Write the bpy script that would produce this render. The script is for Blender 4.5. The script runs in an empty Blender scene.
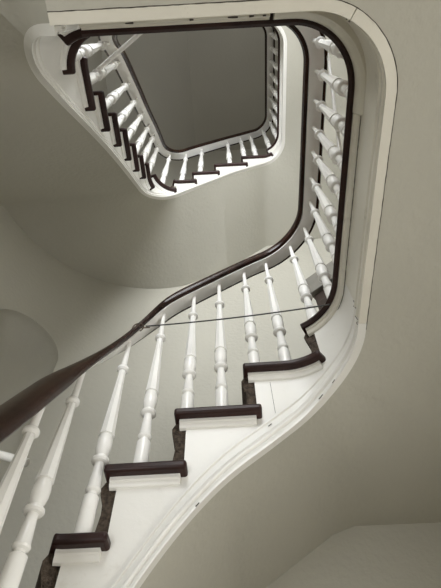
import bpy, bmesh, math, random
import numpy as np
from mathutils import Vector, Matrix
random.seed(4)
Z0 = 1.425            # eye height above the hall floor
RI = 0.19             # riser height
L1 = 15 * RI          # first landing level 2.85
L2 = 30 * RI          # second landing level 5.70
COL = bpy.context.scene.collection

# ------------------------------------------------------------------ materials
def mat(name, base, rough=0.5, var=0.06, scale=6.0, bump=0.0, bscale=60.0, spec=0.5, metallic=0.0,
        dirt=None, dirt_scale=14.0, dirt_amt=0.0, coat=0.0):
    m = bpy.data.materials.new(name); m.use_nodes = True
    nt = m.node_tree; N = nt.nodes; K = nt.links
    b = N['Principled BSDF']
    b.inputs['Roughness'].default_value = rough
    b.inputs['Metallic'].default_value = metallic
    b.inputs['Specular IOR Level'].default_value = spec
    b.inputs['Coat Weight'].default_value = coat
    b.inputs['Coat Roughness'].default_value = 0.12
    tc = N.new('ShaderNodeTexCoord')
    nz = N.new('ShaderNodeTexNoise'); nz.inputs['Scale'].default_value = scale; nz.inputs['Detail'].default_value = 6
    K.new(tc.outputs['Object'], nz.inputs['Vector'])
    rp = N.new('ShaderNodeValToRGB')
    rp.color_ramp.elements[0].position = 0.3; rp.color_ramp.elements[1].position = 0.7
    rp.color_ramp.elements[0].color = tuple(c * (1 - var) for c in base) + (1,)
    rp.color_ramp.elements[1].color = tuple(min(1, c * (1 + var)) for c in base) + (1,)
    K.new(nz.outputs['Fac'], rp.inputs['Fac'])
    out = rp.outputs['Color']
    if dirt is not None:
        n2 = N.new('ShaderNodeTexNoise'); n2.inputs['Scale'].default_value = dirt_scale; n2.inputs['Detail'].default_value = 9
        n2.inputs['Roughness'].default_value = 0.7
        K.new(tc.outputs['Object'], n2.inputs['Vector'])
        r2 = N.new('ShaderNodeValToRGB')
        r2.color_ramp.elements[0].position = 0.60; r2.color_ramp.elements[1].position = 0.74
        r2.color_ramp.elements[0].color = (0, 0, 0, 1)
        r2.color_ramp.elements[1].color = (dirt_amt,) * 3 + (1,)
        K.new(n2.outputs['Fac'], r2.inputs['Fac'])
        mx = N.new('ShaderNodeMixRGB'); K.new(r2.outputs['Color'], mx.inputs['Fac'])
        K.new(out, mx.inputs['Color1']); mx.inputs['Color2'].default_value = tuple(dirt) + (1,)
        out = mx.outputs['Color']
    K.new(out, b.inputs['Base Color'])
    if bump > 0:
        n3 = N.new('ShaderNodeTexNoise'); n3.inputs['Scale'].default_value = bscale; n3.inputs['Detail'].default_value = 5
        K.new(tc.outputs['Object'], n3.inputs['Vector'])
        bp = N.new('ShaderNodeBump'); bp.inputs['Strength'].default_value = bump; bp.inputs['Distance'].default_value = 0.01
        K.new(n3.outputs['Fac'], bp.inputs['Height']); K.new(bp.outputs['Normal'], b.inputs['Normal'])
    return m

M_PLASTER = mat('plaster', (0.48, 0.464, 0.405), 0.85, 0.035, 1.6, 0.30, 45, 0.2)
M_TOP = mat('attic_plaster', (0.50, 0.485, 0.43), 0.9, 0.04, 1.2, 0.2, 30, 0.1)
M_PAINT = mat('white_paint', (0.80, 0.785, 0.745), 0.32, 0.03, 5, 0.12, 25, 0.45, dirt=(0.45, 0.40, 0.32), dirt_amt=0.25)
M_OLD = mat('aged_white_paint', (0.70, 0.67, 0.59), 0.35, 0.05, 7, 0.22, 22, 0.45, dirt=(0.30, 0.26, 0.20), dirt_scale=11, dirt_amt=0.45)
M_BAL = mat('baluster_paint', (0.92, 0.91, 0.885), 0.26, 0.02, 9, 0.05, 40, 0.5, dirt=(0.5, 0.42, 0.3), dirt_scale=30, dirt_amt=0.2)
M_WOOD = mat('dark_mahogany', (0.026, 0.010, 0.008), 0.42, 0.35, 18, 0.08, 60, 0.3)
M_RAIL = mat('polished_handrail', (0.028, 0.012, 0.008), 0.25, 0.4, 14, 0.04, 50, 0.22)
M_RISER = mat('worn_stair_runner', (0.075, 0.058, 0.045), 0.9, 0.55, 90, 0.8, 160, 0.15, dirt=(0.25, 0.22, 0.18), dirt_scale=120, dirt_amt=0.5)
M_FLOOR = mat('floor_boards', (0.10, 0.06, 0.04), 0.5, 0.25, 8, 0.1, 30)
M_TILE = mat('hall_floor_stone', (0.55, 0.51, 0.43), 0.5, 0.12, 3, 0.1, 20)
M_CRACK = mat('dark_crack', (0.06, 0.05, 0.04), 0.95, 0.2, 30)  # dark tone of the cracks, joints and chips
M_CABLE = mat('cable_rubber', (0.03, 0.03, 0.028), 0.5, 0.1, 30)
M_WIRE = mat('rusty_wire', (0.10, 0.075, 0.055), 0.6, 0.3, 60, metallic=0.6)
M_CUP = mat('cupboard_dark', (0.035, 0.022, 0.016), 0.5, 0.2, 12)
M_CUPG = mat('cupboard_grey', (0.20, 0.19, 0.165), 0.6, 0.08, 12)

# ------------------------------------------------------------------ object helpers
def link(name, bm, m, parent=None, smooth=False, bevel=None, autosmooth=None):
    bmesh.ops.recalc_face_normals(bm, faces=bm.faces)
    me = bpy.data.meshes.new(name); bm.to_mesh(me); bm.free()
    me.materials.append(m)
    o = bpy.data.objects.new(name, me); COL.objects.link(o)
    if smooth:
        for p in me.polygons: p.use_smooth = True
        try: me.set_sharp_from_angle(angle=math.radians(autosmooth or 35))
        except Exception: pass
    if parent is not None: o.parent = parent
    if bevel:
        md = o.modifiers.new('bevel', 'BEVEL'); md.width = bevel[0]; md.segments = bevel[1]; md.limit_method = 'ANGLE'
        md.angle_limit = math.radians(50)
    return o
def empty(name, label, cat, loc=(0, 0, 0), group=None):
    o = bpy.data.objects.new(name, None); COL.objects.link(o); o.location = loc; o.empty_display_size = 0.05
    o['label'] = label; o['category'] = cat
    if group: o['group'] = group
    return o
def tag(o, label, cat, group=None):
    o['label'] = label; o['category'] = cat
    if group: o['group'] = group
    return o
def structure(o): o['kind'] = 'structure'; return o

def add_box(bm, c, s, rot=None):
    r = bmesh.ops.create_cube(bm, size=1.0)
    mtx = Matrix.Translation(c) @ (rot.to_4x4() if rot else Matrix.Identity(4)) @ Matrix.Diagonal((*s, 1))
    bmesh.ops.transform(bm, matrix=mtx, verts=r['verts'])
def add_tube(bm, pts, rad, n=10, closed_ends=True):
    pts = [Vector(p) for p in pts]; rings = []
    up = None
    for i, p in enumerate(pts):
        a = pts[max(0, i - 1)]; b = pts[min(len(pts) - 1, i + 1)]
        t = (b - a).normalized()
        if up is None:
            up = t.orthogonal().normalized()
        up = (up - t * up.dot(t)).normalized()
        w = t.cross(up)
        r = rad[i] if isinstance(rad, (list, tuple)) else rad
        rings.append([bm.verts.new(p + (up * math.cos(2 * math.pi * j / n) + w * math.sin(2 * math.pi * j / n)) * r) for j in range(n)])
    for r0, r1 in zip(rings[:-1], rings[1:]):
        for j in range(n):
            bm.faces.new((r0[j], r0[(j + 1) % n], r1[(j + 1) % n], r1[j]))
    if closed_ends:
        bm.faces.new(rings[0][::-1]); bm.faces.new(rings[-1])

# ------------------------------------------------------------------ plan paths
def rounded(pts, n=18):
    out = [np.array(pts[0][:2], float)]
    for i in range(1, len(pts) - 1):
        p = np.array(pts[i][:2], float); a = np.array(pts[i - 1][:2], float); b = np.array(pts[i + 1][:2], float); r = pts[i][2]
        if r <= 0: out.append(p); continue
        u = (a - p) / np.linalg.norm(a - p); w = (b - p) / np.linalg.norm(b - p)
        ang = math.acos(max(-1, min(1, float(u @ w)))); t = r / math.tan(ang / 2)
        c = p + (u + w) / np.linalg.norm(u + w) * r / math.sin(ang / 2)
        s = p + u * t; e = p + w * t
        a0 = math.atan2(*(s - c)[::-1]); a1 = math.atan2(*(e - c)[::-1]); d = (a1 - a0 + math.pi) % (2 * math.pi) - math.pi
        for j in range(n + 1): out.append(c + r * np.array([math.cos(a0 + d * j / n), math.sin(a0 + d * j / n)]))
    out.append(np.array(pts[-1][:2], float)); return np.array(out)
class Path:
    def __init__(s, pts):
        s.p = rounded(pts); d = np.linalg.norm(np.diff(s.p, axis=0), axis=1); s.s = np.concatenate([[0], np.cumsum(d)]); s.L = s.s[-1]
    def pos(s, t): return np.array([np.interp(t, s.s, s.p[:, 0]), np.interp(t, s.s, s.p[:, 1])])
    def tan(s, t):
        a = s.pos(max(0, t - .008)); b = s.pos(min(s.L, t + .008)); v = b - a; return v / np.linalg.norm(v)
    def nrm(s, t): v = s.tan(t); return np.array([-v[1], v[0]])      # outward, away from the well
    def off(s, t, d): return s.pos(t) - s.nrm(t) * d                  # d > 0 is towards the well
    def near(s, x, y):
        best = (9, 0)
        for t in np.arange(0, s.L, .002):
            q = s.pos(t); e = math.hypot(q[0] - x, q[1] - y)
            if e < best[0]: best = (e, t)
        return best[1]
    def samples(s, a, b, step=.02):
        n = max(2, int(abs(b - a) / step) + 1); return list(np.linspace(a, b, n))

# string faces (faces of the open well), walking up the stair
LO = Path([(-.495, -.40), (-.495, 1.053, .10), (.39, 1.040, .22), (.39, 0.0, .19), (-.335, 0.0)])
LN = Path([(.39, 1.05), (.39, .02, .19), (-.34, .02)])   # nosing line of the landing, further into the well on the near side
LOS = 0.768           # walk distance offset of the measured stations
UP = Path([(-.1, .02), (-.52, .02, .15), (-.50, 1.136, .20), (.53, 1.136, .17), (.53, .1, .17), (-.45, .1)])
def smooth_knots(k, L):
    xs = np.arange(-.3, L + .3, .01); ys = np.interp(xs, [a for a, b in k], [b for a, b in k])
    lo = xs < k[0][0]; ys[lo] = k[0][1] + (xs[lo] - k[0][0]) * (k[1][1] - k[0][1]) / (k[1][0] - k[0][0])
    ker = np.hanning(23); ker /= ker.sum()
    y2 = np.convolve(np.pad(ys, 11, mode='reflect', reflect_type='odd'), ker, 'valid')
    return lambda t: float(np.interp(t, xs, y2))
zb_lo = smooth_knots([(a + LOS, b + Z0) for a, b in
    [(.70, .20), (.80, .36), (.86, .46), (.922, .565), (.989, .67), (1.053, .745), (1.108, .81), (1.214, .89), (1.334, .99), (1.42, 1.06), (1.506, 1.105), (1.62, 1.13), (3, 1.13)]], LO.L)
zb_up = smooth_knots([(a, b + Z0) for a, b in
    [(0, 1.13), (.19, 1.13), (.225, 1.14), (.30, 1.21), (.398, 1.38), (.508, 1.56), (.6, 1.72), (.706, 1.92), (.851, 2.18), (.997, 2.42), (1.282, 2.86), (1.422, 3.07), (1.575, 3.27), (1.727, 3.43), (1.988, 3.71), (2.269, 3.93), (2.40, 3.99), (2.5, 4.0), (5, 4.0)]], UP.L)

# ------------------------------------------------------------------ walls in plan
XL, XR, YN, YF, RC = -1.30, 1.25, -.95, 1.76, .95
WALL = rounded([(XL, YN, 0), (XL, YF, RC), (XR, YF, 0), (XR, YN, 0), (XL, YN, 0)], 24)
def wall_hit(p, n):
    best = None
    for i in range(len(WALL) - 1):
        a = WALL[i]; b = WALL[i + 1]
        A = np.array([n, a - b]).T
        if abs(np.linalg.det(A)) < 1e-9: continue
        t, u = np.linalg.solve(A, a - p)
        if t > 0 and -1e-9 <= u <= 1 + 1e-9 and (best is None or t < best[0]): best = (t, i)
    return p + n * best[0], best[1]
CORNERS = [np.array([XR, YF]), np.array([XR, YN]), np.array([XL, YN])]
def fan(path, a, b, d, step=.02):
    """list of (s, inner point, outer points) reaching the walls, square corners included"""
    out = []
    for t in path.samples(a, b, step):
        i = path.off(t, d); o, seg = wall_hit(path.pos(t), path.nrm(t)); out.append([t, i, [o], seg])
    res = []
    for k, e in enumerate(out):
        res.append(e)
        if k + 1 < len(out):
            o0 = e[2][0]; o1 = out[k + 1][2][0]
            for c in CORNERS:
                if (abs(o0[0] - c[0]) < 1e-6 and abs(o1[1] - c[1]) < 1e-6 and np.linalg.norm(o0 - o1) > 1e-6 and abs(o0[1] - c[1]) > 1e-6) or \
                   (abs(o0[1] - c[1]) < 1e-6 and abs(o1[0] - c[0]) < 1e-6 and abs(o0[0] - c[0]) > 1e-6):
                    e[2].append(c)
    return res
def fan_slab(path, a, b, d, zt, zb, m, name, parent=None, bevel=None, step=.02, wall_gap=0.0):
    """solid slab between the path offset and the walls; zt/zb functions of s giving (inner z, outer z)"""
    F = fan(path, a, b, d, step); bm = bmesh.new()
    ti = [bm.verts.new((*f[1], zt(f[0])[0])) for f in F]; bi = [bm.verts.new((*f[1], zb(f[0])[0])) for f in F]
    def shr(f, o):
        v = f[1] - o; l = np.linalg.norm(v); return o + v / l * wall_gap if l > 0 else o
    to = [[bm.verts.new((*shr(f, o), zt(f[0])[1])) for o in f[2]] for f in F]; bo = [[bm.verts.new((*shr(f, o), zb(f[0])[1])) for o in f[2]] for f in F]
    for k in range(len(F) - 1):
        bm.faces.new((ti[k], ti[k + 1], to[k + 1][0])); bm.faces.new((bi[k], bi[k + 1], bo[k + 1][0]))
        chain = to[k] + [to[k + 1][0]]; cb = bo[k] + [bo[k + 1][0]]
        for q in range(len(chain) - 1):
            bm.faces.new((ti[k], chain[q], chain[q + 1])); bm.faces.new((bi[k], cb[q], cb[q + 1]))
            bm.faces.new((chain[q], cb[q], cb[q + 1], chain[q + 1]))
        bm.faces.new((ti[k], bi[k], bi[k + 1], ti[k + 1]))
    bm.faces.new((ti[0], to[0][0], bo[0][0], bi[0])); bm.faces.new((ti[-1], to[-1][0], bo[-1][0], bi[-1]))
    return link(name, bm, m, parent, smooth=True, autosmooth=30, bevel=bevel)
def sweep(path, a, b, prof, zf, m, name, parent=None, step=.015, jit=0.0, smooth=True, plumb=True):
    bm = bmesh.new(); rings = []
    for t in path.samples(a, b, step):
        z = zf(t); j = random.uniform(-jit, jit)
        g = 1.0 if plumb else min(1.12 if path is LB else 1.5, math.hypot(1, (zf(min(t + .03, b)) - zf(max(t - .03, a))) / (min(t + .03, b) - max(t - .03, a))))
        rings.append([bm.verts.new((*path.off(t, d + j), z + h * g + j)) for d, h in prof])
    n = len(prof)
    for r0, r1 in zip(rings[:-1], rings[1:]):
        for j in range(n): bm.faces.new((r0[j], r0[(j + 1) % n], r1[(j + 1) % n], r1[j]))
    bm.faces.new(rings[0]); bm.faces.new(rings[-1][::-1])
    return link(name, bm, m, parent, smooth=smooth, autosmooth=40)

# ------------------------------------------------------------------ stair flights
NOSE = .026
nose_prof = [(-.06, 0), (.020, 0), (.028, -.004), (.032, -.012), (.032, -.018), (.025, -.026), (-.08, -.026)]
brk_prof = [(-.004, -.026), (.016, -.026), (.016, -.036), (.011, -.0385), (.010, -.046), (.006, -.051), (-.004, -.053)]
brk_deep = [(-.032, -.026)] + brk_prof[1:-1] + [(-.032, -.053)]
mould_prof = [(-.010, .098), (.004, .098), (.008, .094), (.008, .089), (.004, .085), (.003, .070), (.004, .056), (.013, .050), (.016, .044),
              (.016, .034), (.010, .028), (.012, .014), (.018, .009), (.018, .0), (-.006, .0), (-.006, .03), (-.010, .04)]
def build_flight(label, path, stations, zbf, base, s_start, s_end, last_z, board_m):
    """stations: {k: s} nosing starts of treads, base = level of k=0; the last station starts the landing"""
    root = empty('stair_flight', label, 'stairs', (float(path.pos(stations[0][1])[0]), float(path.pos(stations[0][1])[1]), 0))
    root.location = (0, 0, 0)
    ks = [k for k, s in stations]; ss = [s for k, s in stations]
    # stringer: stepped board along the well
    bm = bmesh.new(); cols = []
    edges = [s_start] + [s + .034 for s in ss] + [s_end]
    tops = [base + RI * (ks[0] - 1) - NOSE] + [base + RI * k - NOSE for k in ks]
    tops[0] = max(tops[0], 0.0)
    for i in range(len(edges) - 1):
        if edges[i + 1] - edges[i] < 1e-4: continue
        sm = path.samples(edges[i], edges[i + 1], .018)
        for q, t in enumerate(sm): cols.append((t, tops[i]))
    prev = None
    for t, zt in cols:
        f = path.off(t, 0); g = path.off(t, -.032); z0 = max(0.0, zbf(t) + .008)
        zt = max(zt, z0 + .002)
        cur = [bm.verts.new((*f, zt)), bm.verts.new((*f, z0)), bm.verts.new((*g, z0)), bm.verts.new((*g, zt))]
        if prev:
            if abs(prev[4] - t) < 1e-6:      # step: vertical edge between two heights
                pass
            for j in range(4):
                try: bm.faces.new((prev[j], prev[(j + 1) % 4], cur[(j + 1) % 4], cur[j]))
                except Exception: pass
        else: bm.faces.new(cur)
        prev = cur + [t]
    bm.faces.new(prev[:4][::-1])
    bmesh.ops.dissolve_degenerate(bm, dist=1e-5, edges=bm.edges)
    link('stringer', bm, board_m, root, smooth=True, autosmooth=30)
    t0 = s_start
    while zbf(t0) < 0.005: t0 += .01
    sweep(path, t0, s_end, mould_prof, zbf, board_m, 'stringer_moulding', root)
    for i, k in enumerate(ks):
        s = ss[i]; z = base + RI * k
        # riser with the worn runner end, profile bulging under the nosing
        p = path.pos(s); n = path.nrm(s); tg = path.tan(s); o, _ = wall_hit(p, n); Lr = np.linalg.norm(o - p) - .03
        zlo = z - RI; prof = [(.034, z - NOSE), (.002, z - NOSE), (-.008, z - .045), (-.006, z - .065), (.004, z - .095), (.006, z - .12), (.002, z - .155), (-.002, zlo), (.034, zlo)]
        bm = bmesh.new(); A = []; B = []
        for u, zz in prof:
            q = p + tg * u
            A.append(bm.verts.new((*(q + n * .004), zz))); B.append(bm.verts.new((*(q + n * Lr), zz)))
        for j in range(len(prof)): bm.faces.new((A[j], A[(j + 1) % len(prof)], B[(j + 1) % len(prof)], B[j]))
        bm.faces.new(A); bm.faces.new(B[::-1])
        link('riser', bm, M_RISER, root, smooth=True, autosmooth=50)
        if i + 1 < len(ks):
            e = ss[i + 1] + .046
            tr = fan_slab(path, s, e, .040, lambda t, z=z: (z, z), lambda t, z=z: (z - NOSE, z - NOSE), M_WOOD, 'tread', root, bevel=(.008, 3), wall_gap=.02)
            sweep(path, s + .015, e - .018, brk_prof, lambda t, z=z: z, M_PAINT, 'tread_bracket', tr)
    return root

lo_st = [(-4, LO.near(-.440, 1.060)), (-3, LO.near(-.341, 1.055)), (-2, LO.near(-.171, 1.05)), (-1, LO.near(.04, 1.05)), (0, LO.near(.272, 1.02))]
s4 = lo_st[0][1]
lower = [(-4 - j, s4 - .118 * j) for j in range(10, 0, -1)] + lo_st
J1 = LO.near(.39, .80)          # joint where the flight string meets the landing fascia
lower_flight = build_flight('lower stair flight rising left to right, white stepped stringer with four large dark treads', LO, lower, zb_lo, L1, .02, J1, L1, M_PAINT)
up_pts = {1: (-.366, .02), 2: (-.418, .028), 3: (-.511, .130), 4: (-.52, .281), 5: (-.52, .402), 6: (-.52, .514), 7: (-.52, .633), 8: (-.51, .749),
          9: (-.50, .851), 10: (-.47, .985), 11: (-.365, 1.12), 12: (-.226, 1.136), 13: (-.054, 1.136), 14: (.176, 1.136), 15: (.415, 1.136)}
upper = [(k, UP.near(*p)) for k, p in up_pts.items()]
J2 = UP.near(.53, .93)
J0 = .10
upper_flight = build_flight('upper stair flight of small winding treads wrapping the left side of the well', UP, upper, zb_up, L1, UP.near(-.337, .02), J2, L2, M_PAINT)

# ------------------------------------------------------------------ landings
def landing(label, z, segs, zbf_list, brackets, floor_segs):
    root = empty('stair_landing', label, 'landing', (0, 0, 0))
    for path, a, b, zbf, m in segs:
        sweep(path, a, b, [(0, z - NOSE), (0, 0), (-.032, 0), (-.032, z - NOSE)], lambda t: 0.0, m, 'fascia', root) if False else None
        bm = bmesh.new(); prev = None
        for t in path.samples(a, b, .018):
            f = path.off(t, 0); g = path.off(t, -.032); z0 = zbf(t) + .008
            cur = [bm.verts.new((*f, z - NOSE)), bm.verts.new((*f, z0)), bm.verts.new((*g, z0)), bm.verts.new((*g, z - NOSE))]
            if prev:
                for j in range(4): bm.faces.new((prev[j], prev[(j + 1) % 4], cur[(j + 1) % 4], cur[j]))
            else: bm.faces.new(cur)
            prev = cur
        bm.faces.new(prev[::-1])
        link('fascia', bm, m, root, smooth=True)
        sweep(path, a, b, mould_prof, zbf, m, 'fascia_moulding', root)
    for path, a, b in floor_segs:
        sweep(path, a, b, nose_prof, lambda t: z, M_WOOD, 'nosing', root)
    for path, a, b in brackets:
        sweep(path, a, b, brk_deep if path is LN else brk_prof, lambda t: z, M_OLD if z < 4 else M_PAINT, 'nosing_bracket', root)
    return root
S0 = lo_st[-1][1]
K1 = LO.near(.30, .0)          # crack between the curved corner piece and the near fascia
U1 = dict(upper)[1]
ln1 = landing('first landing edge, wide aged white fascia with dark nosing crossing the top and right side', L1,
    [(LO, J1 + .0015, K1 - .001, zb_lo, M_OLD), (LO, K1 + .001, LO.L, zb_lo, M_OLD)],
    None, [(LO, S0 + .012, LO.near(.39, .275)), (LN, LN.near(.14, .02), LN.L - .005)],
    [(LO, S0, LO.near(.39, .50)), (LN, LN.near(.39, .50), LN.L)])
S15 = dict(upper)[15]
ln2 = landing('second landing edge, narrow white fascia with dark nosing far above inside the well', L2,
    [(UP, J2 + .0015, UP.L, zb_up, M_PAINT)], None, [(UP, S15 + .012, UP.L)], [(UP, S15, UP.L)])
sweep(LN, LN.near(.39, .272), LN.near(.15, .02), [(-.030, -.026), (.017, -.026), (.015, -.046), (.008, -.060), (.001, -.070), (-.030, -.070)], lambda t: L1, M_OLD, 'nosing_bracket', ln1)
# cracks in the paint of the landing fascia
def crack_path(path, a, b, zf, d, r, name, parent, label=None):
    bm = bmesh.new(); pts = []; rad = []
    for t in path.samples(a, b, .012):
        pts.append((*path.off(t, d + random.uniform(-.0004, .0004)), zf(t))); rad.append(max(.0005, r * random.uniform(.5, 1.0)))
    add_tube(bm, pts, rad, 6)
    o = link(name, bm, M_CRACK, parent, smooth=True)
    return o
crack_path(LO, J1 - .02, LO.L, lambda t: zb_lo(t), -.006, .0013, 'paint_crack', ln1)['label'] = 'dark crack along the plaster edge'
crack_path(LO, S0 + .16, LO.near(.39, .275), lambda t: L1 - .063, .003, .0015, 'paint_crack', ln1)
for xx, ln_ in ((.06, .025), (.10, .012), (-.05, .010), (-.20, .020), (.13, .008)):
    t = LN.near(xx, .02); crack_path(LN, t, t + ln_, lambda t: L1 - .053, .006, .0026, 'paint_crack', ln1)
crack_path(LO, LO.near(.12, 0), LO.L, lambda t: zb_lo(t) + .052, .014, .0010, 'paint_crack', ln1)
def joint_crack(path, t, zf, parent, top):
    bm = bmesh.new(); pts = []
    z0 = zf(t)
    prof = [(.021, z0 + .0), (.021, z0 + .009), (.013, z0 + .016), (.017, z0 + .040), (.005, z0 + .054), (.004, z0 + .085), (.009, z0 + .094), (.001, z0 + .10), (.001, top)]
    for d, z in prof: pts.append((*path.off(t + random.uniform(-.001, .001), d), z))
    add_tube(bm, pts, .0011, 6); link('joint_crack', bm, M_CRACK, parent)
joint_crack(LO, J1, zb_lo, ln1, L1 - .17); joint_crack(LO, K1, zb_lo, ln1, L1 - .06)

for xx, dz, ln_ in ((.335, .004, .012), (.262, .006, .016), (.10, .075, .010), (-.10, .004, .008)):
    t = LO.near(xx, 1.05 if xx < .2 else 1.02); crack_path(LO, t, t + ln_, lambda t, dz=dz: zb_lo(t) + dz, .019 if dz < .05 else .005, .0020, 'paint_chip', lower_flight)
bm = bmesh.new(); t = LO.near(.125, 1.05); add_tube(bm, [(*LO.off(t, .0005), L1 - RI - .060), (*LO.off(t + .002, .0005), zb_lo(t) + .11)], .0006, 6)
link('joint_crack', bm, M_CRACK, lower_flight)
# ------------------------------------------------------------------ floors and ceilings
const = lambda z: (lambda t: (z - .001, z - .001))
structure(fan_slab(LO, S0 + .04, LO.L, -.055, const(L1), const(L1 - NOSE), M_FLOOR, 'floor'))
structure(fan_slab(UP, UP.near(-.335, .02), U1 + .035, -.055, const(L1), const(L1 - NOSE), M_FLOOR, 'floor'))
structure(fan_slab(UP, S15 + .04, UP.L, -.055, const(L2), const(L2 - NOSE), M_FLOOR, 'floor'))
bm = bmesh.new(); add_box(bm, ((XL + XR) / 2, (YN + YF) / 2, -.05), (XR - XL + .6, YF - YN + .6, .1)); structure(link('floor', bm, M_TILE))
def soffit(path, a, b, zbf, outer):
    """smooth plaster underside between the string and the walls"""
    F = fan(path, a, b, -.004, .02); cols = []; NR_ = 10
    for f in F:
        for o in f[2]: cols.append((f[0], f[1], o))
    bm = bmesh.new(); lo = []; hi = []
    for t, i, o in cols:
        za = zbf(t) + .001; zo = outer(t, o, za); rl = []; rh = []
        for q in range(NR_ + 1):
            u = q / NR_; p = i + (o - i) * u; z = za + (zo - za) * u
            rl.append(bm.verts.new((*p, z))); rh.append(bm.verts.new((*p, z + .028)))
        lo.append(rl); hi.append(rh)
    for k in range(len(cols) - 1):
        for q in range(NR_):
            bm.faces.new((lo[k][q], lo[k][q + 1], lo[k + 1][q + 1], lo[k + 1][q])); bm.faces.new((hi[k][q], hi[k + 1][q], hi[k + 1][q + 1], hi[k][q + 1]))
        for q in (0, NR_): bm.faces.new((lo[k][q], lo[k + 1][q], hi[k + 1][q], hi[k][q]))
    for k in (0, -1):
        for q in range(NR_): bm.faces.new((lo[k][q], hi[k][q], hi[k][q + 1], lo[k][q + 1]))
    bmesh.ops.remove_doubles(bm, verts=bm.verts, dist=1e-5)
    return structure(link('ceiling', bm, M_PLASTER, smooth=True, autosmooth=50))
def out_lo(t, o, za):
    if t < 1.108 + LOS: return za
    return min(1.131 + Z0, .93 + (o[0] - .11) * .67 + Z0) if abs(o[1] - YF) < 1e-4 else 1.131 + Z0
def out_up(t, o, za): return za - float(np.interp(t, [.35, .75, 1.3, 1.6, 1.9, 2.25, 2.7], [0, .11, .13, .20, .34, .22, 0]))
t0 = .02
while zb_lo(t0) < .05: t0 += .01
soffit(LO, t0, LO.L, zb_lo, out_lo)
soffit(UP, UP.near(-.335, .02), UP.L, zb_up, out_up)

ZT = 8.30
def wall_piece(name, pts, m=M_PLASTER, th=.30, z0=0.0, z1=ZT):
    pts = [np.array(p) for p in pts]; bm = bmesh.new(); I = []; O = []
    for i, p in enumerate(pts):
        a = pts[max(0, i - 1)]; b = pts[min(len(pts) - 1, i + 1)]; v = (b - a) / np.linalg.norm(b - a); n = np.array([-v[1], v[0]])
        I.append((bm.verts.new((*p, z0)), bm.verts.new((*p, z1)))); q = p + n * th; O.append((bm.verts.new((*q, z0)), bm.verts.new((*q, z1))))
    for k in range(len(pts) - 1):
        bm.faces.new((I[k][0], I[k + 1][0], I[k + 1][1], I[k][1])); bm.faces.new((O[k][0], O[k][1], O[k + 1][1], O[k + 1][0]))
        bm.faces.new((I[k][1], I[k + 1][1], O[k + 1][1], O[k][1])); bm.faces.new((I[k][0], O[k][0], O[k + 1][0], I[k + 1][0]))
    bm.faces.new((I[0][0], I[0][1], O[0][1], O[0][0])); bm.faces.new((I[-1][0], O[-1][0], O[-1][1], I[-1][1]))
    return structure(link(name, bm, m, smooth=True, autosmooth=30))
def cut(o, cutter_bm, m=None):
    me = bpy.data.meshes.new('cut'); bmesh.ops.recalc_face_normals(cutter_bm, faces=cutter_bm.faces); cutter_bm.to_mesh(me); cutter_bm.free()
    c = bpy.data.objects.new('cut', me); COL.objects.link(c)
    md = o.modifiers.new('b', 'BOOLEAN'); md.operation = 'DIFFERENCE'; md.object = c; md.solver = 'EXACT'
    dg = bpy.context.evaluated_depsgraph_get(); dg.update()
    new = bpy.data.meshes.new_from_object(o.evaluated_get(dg)); o.modifiers.clear(); o.data = new
    bpy.data.objects.remove(c); 
    try: new.set_sharp_from_angle(angle=math.radians(30))
    except Exception: pass
n_arc = 25
w_left = wall_piece('wall_left', [WALL[0], WALL[1]])
w_corner = wall_piece('wall_far_left', list(WALL[1:26]))
w_far = wall_piece('wall_far', [WALL[25], (XR, YF)])
w_right = wall_piece('wall_right', [(XR, YF + .3), (XR, YN - .3)])
w_near = wall_piece('wall_near', [(XR, YN), (XL - .3, YN)])

# niche in the curved corner

cc = np.array([XL + RC, YF - RC]); q = np.array([-1.067, 1.433]) - cc; q = q / np.linalg.norm(q); foot = cc + q * RC
NR, NZ0, NZ1 = .205, 1.20 + Z0, 2.00 + Z0
bm = bmesh.new(); tdir = Vector((-q[1], q[0], 0)); qd = Vector((q[0], q[1], 0)); F = Vector((foot[0], foot[1], 0))
rings = []
for sec in range(0, 17):                        # profile of depth: half ellipse in plan
    a = math.pi * sec / 16
    rings.append((math.cos(a) * NR, math.sin(a) * .14))
def niche_ring(z, sc):
    vs = [bm.verts.new(F + tdir * (x * sc) + qd * (d * sc - .0) + Vector((0, 0, z))) for x, d in rings]
    vs += [bm.verts.new(F + tdir * (-NR * sc) - qd * .25 + Vector((0, 0, z))), bm.verts.new(F + tdir * (NR * sc) - qd * .25 + Vector((0, 0, z)))]
    return vs
R_ = [niche_ring(NZ0, 1), niche_ring(NZ1, 1)] + [niche_ring(NZ1 + NR * math.sin(b), math.cos(b)) for b in [math.pi / 2 * i / 14 for i in range(1, 14)]] + [niche_ring(NZ1 + NR * .9995, .03)]
for r0, r1 in zip(R_[:-1], R_[1:]):
    for j in range(len(r0)): bm.faces.new((r0[j], r0[(j + 1) % len(r0)], r1[(j + 1) % len(r0)], r1[j]))
bm.faces.new(R_[0][::-1]); bm.faces.new(R_[-1])
cut(w_corner, bm)

# attic ceiling: flat part and a sloping part on the left
bm = bmesh.new(); xb = -.34
v = [bm.verts.new(p) for p in [(xb, YN - .3, ZT), (XR + .3, YN - .3, ZT), (XR + .3, YF + .3, ZT), (xb, YF + .3, ZT), (XL - .3, YF + .3, ZT - .95), (XL - .3, YN - .3, ZT - .95)]]
v2 = [bm.verts.new(p.co + Vector((0, 0, .12))) for p in v]
bm.faces.new((v[0], v[1], v[2], v[3])); bm.faces.new((v[0], v[3], v[4], v[5])); bm.faces.new((v2[0], v2[1], v2[2], v2[3])); bm.faces.new((v2[0], v2[3], v2[4], v2[5]))
ring = [0, 1, 2, 3, 4, 5]
for i in range(6):
    a = ring[i]; b = ring[(i + 1) % 6]
    bm.faces.new((v[a], v[b], v2[b], v2[a]))
structure(link('ceiling', bm, M_TOP))

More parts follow.
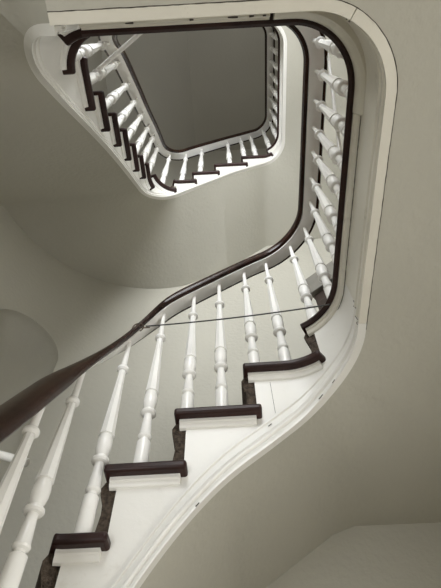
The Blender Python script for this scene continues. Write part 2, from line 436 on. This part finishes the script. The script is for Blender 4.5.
# ------------------------------------------------------------------ balusters
BAL = [(0, .0205), (.004, .0215), (.100, .0205), (.110, .0205), (.113, .0165), (.117, .0125), (.123, .0125), (.127, .0185), (.132, .0205), (.137, .0190), (.139, .0180),
       (.205, .0128), (.212, .0135), (.215, .0210), (.220, .0245), (.226, .0240), (.229, .0165), (.236, .0150), (.245, .0185), (.262, .0220), (.285, .0222),
       (.303, .0190), (.306, .0185), (.308, .0225)]
BAL_OCT = [(.309, .0228), (.318, .0222), (.325, .0215), (.560, .0120), (.585, .0125)]
BAL_TOP = [(.586, .0145), (.592, .0200), (.600, .0205), (.606, .0175), (.610, .0120), (.616, .0108), (.70, .0082), (.75, .0080)]
BH = .75
def baluster_mesh():
    bm = bmesh.new()
    def lathe(prof, n, rot=0.0):
        rr = [[bm.verts.new((r * math.cos(2 * math.pi * (j + rot) / n), r * math.sin(2 * math.pi * (j + rot) / n), z)) for j in range(n)] for z, r in prof]
        for a, b in zip(rr[:-1], rr[1:]):
            for j in range(n): bm.faces.new((a[j], a[(j + 1) % n], b[(j + 1) % n], b[j]))
        bm.faces.new(rr[0][::-1]); bm.faces.new(rr[-1])
    lathe(BAL, 24); lathe(BAL_OCT, 8, .5); lathe(BAL_TOP, 20)
    bmesh.ops.recalc_face_normals(bm, faces=bm.faces)
    me = bpy.data.meshes.new('baluster'); bm.to_mesh(me); bm.free(); me.materials.append(M_BAL)
    for p in me.polygons: p.use_smooth = True
    me.set_sharp_from_angle(angle=math.radians(32))
    return me
ME_BAL = baluster_mesh()
def put_baluster(root, x, y, z, h):
    o = bpy.data.objects.new('baluster', ME_BAL); COL.objects.link(o); o.parent = root
    o.location = (x, y, z); o.scale = (1, 1, h / BH); o.rotation_euler = (0, 0, random.uniform(0, 6.28))
    return o

rail_prof = [(-.030, 0), (-.043, .004), (-.048, .016), (-.047, .034), (-.041, .046), (-.026, .056), (-.008, .061), (.008, .061), (.026, .056), (.041, .046),
             (.047, .034), (.048, .016), (.043, .004), (.030, 0), (.027, .014), (-.027, .014)]
def handrail(path, a, b, zf, root):
    hr = sweep(path, a, b, rail_prof, zf, M_RAIL, 'handrail', root, step=.02, plumb=False)
    sweep(path, a, b, [(-.029, .006), (-.029, -.007), (.029, -.007), (.029, .006)], zf, M_BAL, 'rail_underside', hr, step=.02)['label'] = 'pale painted underside'
    return hr

# lower balustrade ---------------------------------------------------
LB = Path([(-.48, -.40), (-.48, 1.075, .21), (.40, 1.06, .23), (.40, .01, .20), (-.1, .01)])
BS = .70
rk = smooth_knots([(a + BS, b + Z0) for a, b in [(.30, .48), (.40, .66), (.518, .90), (.65, 1.155), (.79, 1.43), (.85, 1.565), (.903, 1.665), (1.02, 1.768), (1.125, 1.857),
     (1.242, 1.955), (1.35, 2.04), (1.488, 2.105), (1.6, 2.12), (1.75, 2.10), (4, 2.10)]], LB.L)
BRoot = empty('balustrade', 'lower balustrade of large white turned balusters under a dark curving handrail', 'balustrade', (0, 0, 0))
zlow = lambda t: max(rk(t), .75)
handrail(LB, .03, LB.L, zlow, BRoot)
pl = [(-4, LB.near(-.367, 1.047)), (-3, LB.near(-.262, 1.073)), (-2, LB.near(-.141, 1.069)), (-2, LB.near(-.034, 1.067)), (-1, LB.near(.083, 1.065)), (-1, LB.near(.191, 1.062)),
      (-5, LB.near(-.462, .957)), (-6, LB.near(-.48, .845))]
for j in range(1, 9): pl.append((-6 - j, LB.near(-.48, .845 - .118 * j)))
s8 = LB.near(.315, 1.012)
ld = [s8, LB.near(.381, .923), LB.near(.40, .792), LB.near(.40, .678), LB.near(.40, .562), LB.near(.40, .46), LB.near(.40, .352), LB.near(.398, .243)]
t = ld[-1]
while t + .112 < LB.L: t += .112; ld.append(t)
for k, t in pl:
    z = L1 + RI * k; p = LB.pos(t); put_baluster(BRoot, p[0], p[1], z, zlow(t) - z)
for t in ld:
    p = LB.pos(t); put_baluster(BRoot, p[0], p[1], L1, zlow(t) - L1)

# upper balustrade ---------------------------------------------------
UB = Path([(-.1, .015), (-.505, .015, .14), (-.485, 1.122, .19), (.515, 1.122, .16), (.515, .1, .16), (-.45, .1)])
uk_pts = [((-.30, .015), 2.12), ((-.49, .09), 2.42), ((-.50, .158), 2.66), ((-.50, .278), 2.86), ((-.50, .407), 3.07), ((-.50, .556), 3.30), ((-.497, .70), 3.56), ((-.49, .85), 3.80),
          ((-.47, .985), 4.00), ((-.42, 1.07), 4.14), ((-.29, 1.12), 4.33), ((-.16, 1.12), 4.46), ((.089, 1.12), 4.70), ((.21, 1.12), 4.80), ((.315, 1.12), 4.90), ((.45, 1.09), 5.02), ((.515, .95), 5.03), ((.515, .5), 5.03)]
uk = smooth_knots([(0, 2.10 + Z0)] + [(UB.near(*p), z + Z0) for p, z in uk_pts] + [(6, 5.03 + Z0)], UB.L)
URoot = empty('balustrade', 'upper balustrade of small white turned balusters and black handrail ringing the top of the well', 'balustrade', (0, 0, 0))
handrail(UB, 0, UB.L, uk, URoot)
ul = [(2, (-.50, .125)), (3, (-.50, .225)), (4, (-.50, .350)), (5, (-.50, .468)), (6, (-.497, .58)), (7, (-.494, .70)), (8, (-.49, .81)), (9, (-.48, .93)), (10, (-.425, 1.07)),
      (11, (-.30, 1.12)), (12, (-.165, 1.12)), (13, (.075, 1.12)), (14, (.205, 1.12)), (14, (.305, 1.12))]
for k, p in ul:
    t = UB.near(*p); q = UB.pos(t); z = L1 + RI * k; put_baluster(URoot, q[0], q[1], z, uk(t) - z)
t = UB.near(.44, 1.10)
while t < UB.L:
    q = UB.pos(t); put_baluster(URoot, q[0], q[1], L2, uk(t) - L2); t += .11
for j, t in enumerate([.08, .19, .30]):
    q = UB.pos(t); put_baluster(URoot, q[0], q[1], L1, uk(t) - L1)

# ------------------------------------------------------------------ rods, cable
def rod(a, b, r, label, m=M_BAL):
    bm = bmesh.new(); a = Vector(a); b = Vector(b); add_tube(bm, [a, b], r, 14)
    return tag(link('metal_rod', bm, m, smooth=True, bevel=(.002, 2)), label, 'rod')
rod((-.530, .226, 2.25 + Z0), (-.235, .045, 2.06 + Z0), .009, 'thin white rod slanting across the upper left corner of the well')
rod((.447, .185, 2.12 + Z0), (.405, .455, 1.62 + Z0), .0065, 'thin white rod slanting behind the balusters on the right landing')
rod((-1.255, .985, 1.10 + Z0), (-.535, .985, .845 + Z0), .011, 'white rod end poking out beside the leftmost baluster under the handrail')
bm = bmesh.new(); A = Vector((-.306, 1.005, 1.470 + Z0)); B = Vector((.345, .884, 1.370 + Z0)); pts = []
for i in range(25):
    u = i / 24; p = A.lerp(B, u); p.z += -.012 * 4 * u * (1 - u) + .0; pts.append(p)
add_tube(bm, pts, .0026, 8)
cable = tag(link('cable', bm, M_CABLE, smooth=True), 'thin black cable strung across the balusters from handrail to landing', 'cable')
bm = bmesh.new()
c = Vector((-.318, .998, 1.442 + Z0)); pts = []
for i in range(19):
    a = math.radians(-60 + 250 * i / 18); pts.append(c + Vector((.020 * math.cos(a) - .012, -.008, .026 * math.sin(a))))
add_tube(bm, pts, .0022, 8); add_tube(bm, [c + Vector((-.02, -.006, .02)), c + Vector((.0, -.008, -.004)), c + Vector((.03, -.002, .006))], .0022, 8)
tag(link('wire_loop', bm, M_WIRE, smooth=True), 'small twisted wire loop holding the cable under the handrail', 'wire')

# ------------------------------------------------------------------ guessed cupboard for an unclear dark shape on the landing
cr = empty('guessed_cupboard', 'dark cupboard with grey upper front, guessed for a dark shape behind balusters in landing corner', 'cupboard', (.84, 1.34, L1))
cr.rotation_euler = (0, 0, math.radians(-38))
bm = bmesh.new(); add_box(bm, (0, 0.05, .49), (.70, .28, .98)); link('carcass', bm, M_CUP, cr, bevel=(.004, 2))
bm = bmesh.new(); add_box(bm, (-.165, -.10, .45), (.32, .02, .84)); dd = link('door', bm, M_CUP, cr, bevel=(.004, 2))
bm = bmesh.new(); add_box(bm, (.165, -.10, .45), (.32, .02, .84)); link('door', bm, M_CUP, cr, bevel=(.004, 2))
bm = bmesh.new(); add_box(bm, (0, .03, 1.06), (.72, .30, .17)); link('upper_panel', bm, M_CUPG, cr, bevel=(.004, 2))['label'] = 'plain grey band above the doors'

# ------------------------------------------------------------------ windows (out of frame; first inferred from the light, others added to light the well)
def window(wall, name, cx, z0, w, h, y=YN):
    bm = bmesh.new(); add_box(bm, (cx, y - .15, z0 + h / 2), (w, .5, h)); cut(wall, bm)
    f = bmesh.new()
    for sx in (-1, 1): add_box(f, (cx + sx * (w / 2 - .02), y - .2, z0 + h / 2), (.04, .06, h))
    for zz in (z0 + .02, z0 + h / 2, z0 + h - .02): add_box(f, (cx, y - .2, zz), (w, .05, .04))
    add_box(f, (cx, y - .2, z0 + h / 2), (.03, .05, h))
    return structure(link(name, f, M_PAINT))
window(w_near, 'window_1', -.10, L1 + .9, 1.2, 1.5)
window(w_near, 'added_window_4', -.88, .75, .6, 1.35)  # unseen opening, added to brighten the left wall
window(w_near, 'added_window_3', .2, L2 + .9, .9, 1.1)  # unseen opening, added to lift the attic ceiling
def area(name, loc, rot, sx, sy, power, col):
    l = bpy.data.lights.new(name, 'AREA'); l.shape = 'RECTANGLE'; l.size = sx; l.size_y = sy; l.energy = power; l.color = col
    o = bpy.data.objects.new(name, l); COL.objects.link(o); o.location = loc; o.rotation_euler = rot; return o
WY, WZ0, WW, WH = .0, .35, 1.3, 1.5
bm = bmesh.new(); add_box(bm, (XR + .15, WY, WZ0 + WH / 2), (.5, WW, WH)); cut(w_right, bm)  # unseen side opening, added to light the lower hall and spare the far wall
f = bmesh.new()
for sy in (-1, 1): add_box(f, (XR + .2, WY + sy * (WW / 2 - .02), WZ0 + WH / 2), (.06, .04, WH))
for zz in (WZ0 + .02, WZ0 + WH / 2, WZ0 + WH - .02): add_box(f, (XR + .2, WY, zz), (.05, WW, .04))
add_box(f, (XR + .2, WY, WZ0 + WH / 2), (.05, .03, WH))
structure(link('added_window_2', f, M_PAINT))
# lamps outside the windows; all but the first are added fill
area('window_lamp', (-.10, YN - .33, L1 + 1.65), (math.radians(90), 0, 0), 1.15, 1.45, 76, (.96, .985, 1))
area('window_lamp', (XR + .33, WY, WZ0 + WH / 2), (math.radians(90), 0, math.radians(90)), 1.25, 1.45, 24, (1, .97, .90))
area('window_lamp', (.2, YN - .33, L2 + 1.45), (math.radians(90), 0, 0), .85, 1.05, 8, (1, .985, .95))
area('window_lamp', (-.88, YN - .33, 1.42), (math.radians(90), 0, 0), .55, 1.3, 15, (.96, .985, 1))

w = bpy.data.worlds.new('sky'); bpy.context.scene.world = w; w.use_nodes = True
w.node_tree.nodes['Background'].inputs['Color'].default_value = (.95, .97, 1, 1); w.node_tree.nodes['Background'].inputs['Strength'].default_value = 1.0

# ------------------------------------------------------------------ camera
cd = bpy.data.cameras.new('camera'); cam = bpy.data.objects.new('camera', cd); COL.objects.link(cam)
cd.sensor_fit = 'VERTICAL'; cd.sensor_height = 36; cd.lens = 480.0 * 36 / 588; cd.clip_start = .02
rt = Vector((.99872205, .04870005, -.01351225)); up = Vector((.04871135, -.85628335, .51420427)); fw = Vector((-.01347146, .51420534, .8575613))
up = Vector((0, 0, 0)) - fw.cross(rt) if fw.cross(rt).z < 0 else fw.cross(rt)
up = rt.cross(fw)
R = Matrix((rt, up, -fw)).transposed()
cam.matrix_world = Matrix.Translation((0, 0, Z0)) @ R.to_4x4()
sc = bpy.context.scene; sc.camera = cam
sc.view_settings.view_transform = 'Standard'; sc.view_settings.look = 'None'; sc.view_settings.exposure = 0.42; sc.view_settings.gamma = 1.0
sc.cycles.max_bounces = 12; sc.cycles.diffuse_bounces = 8
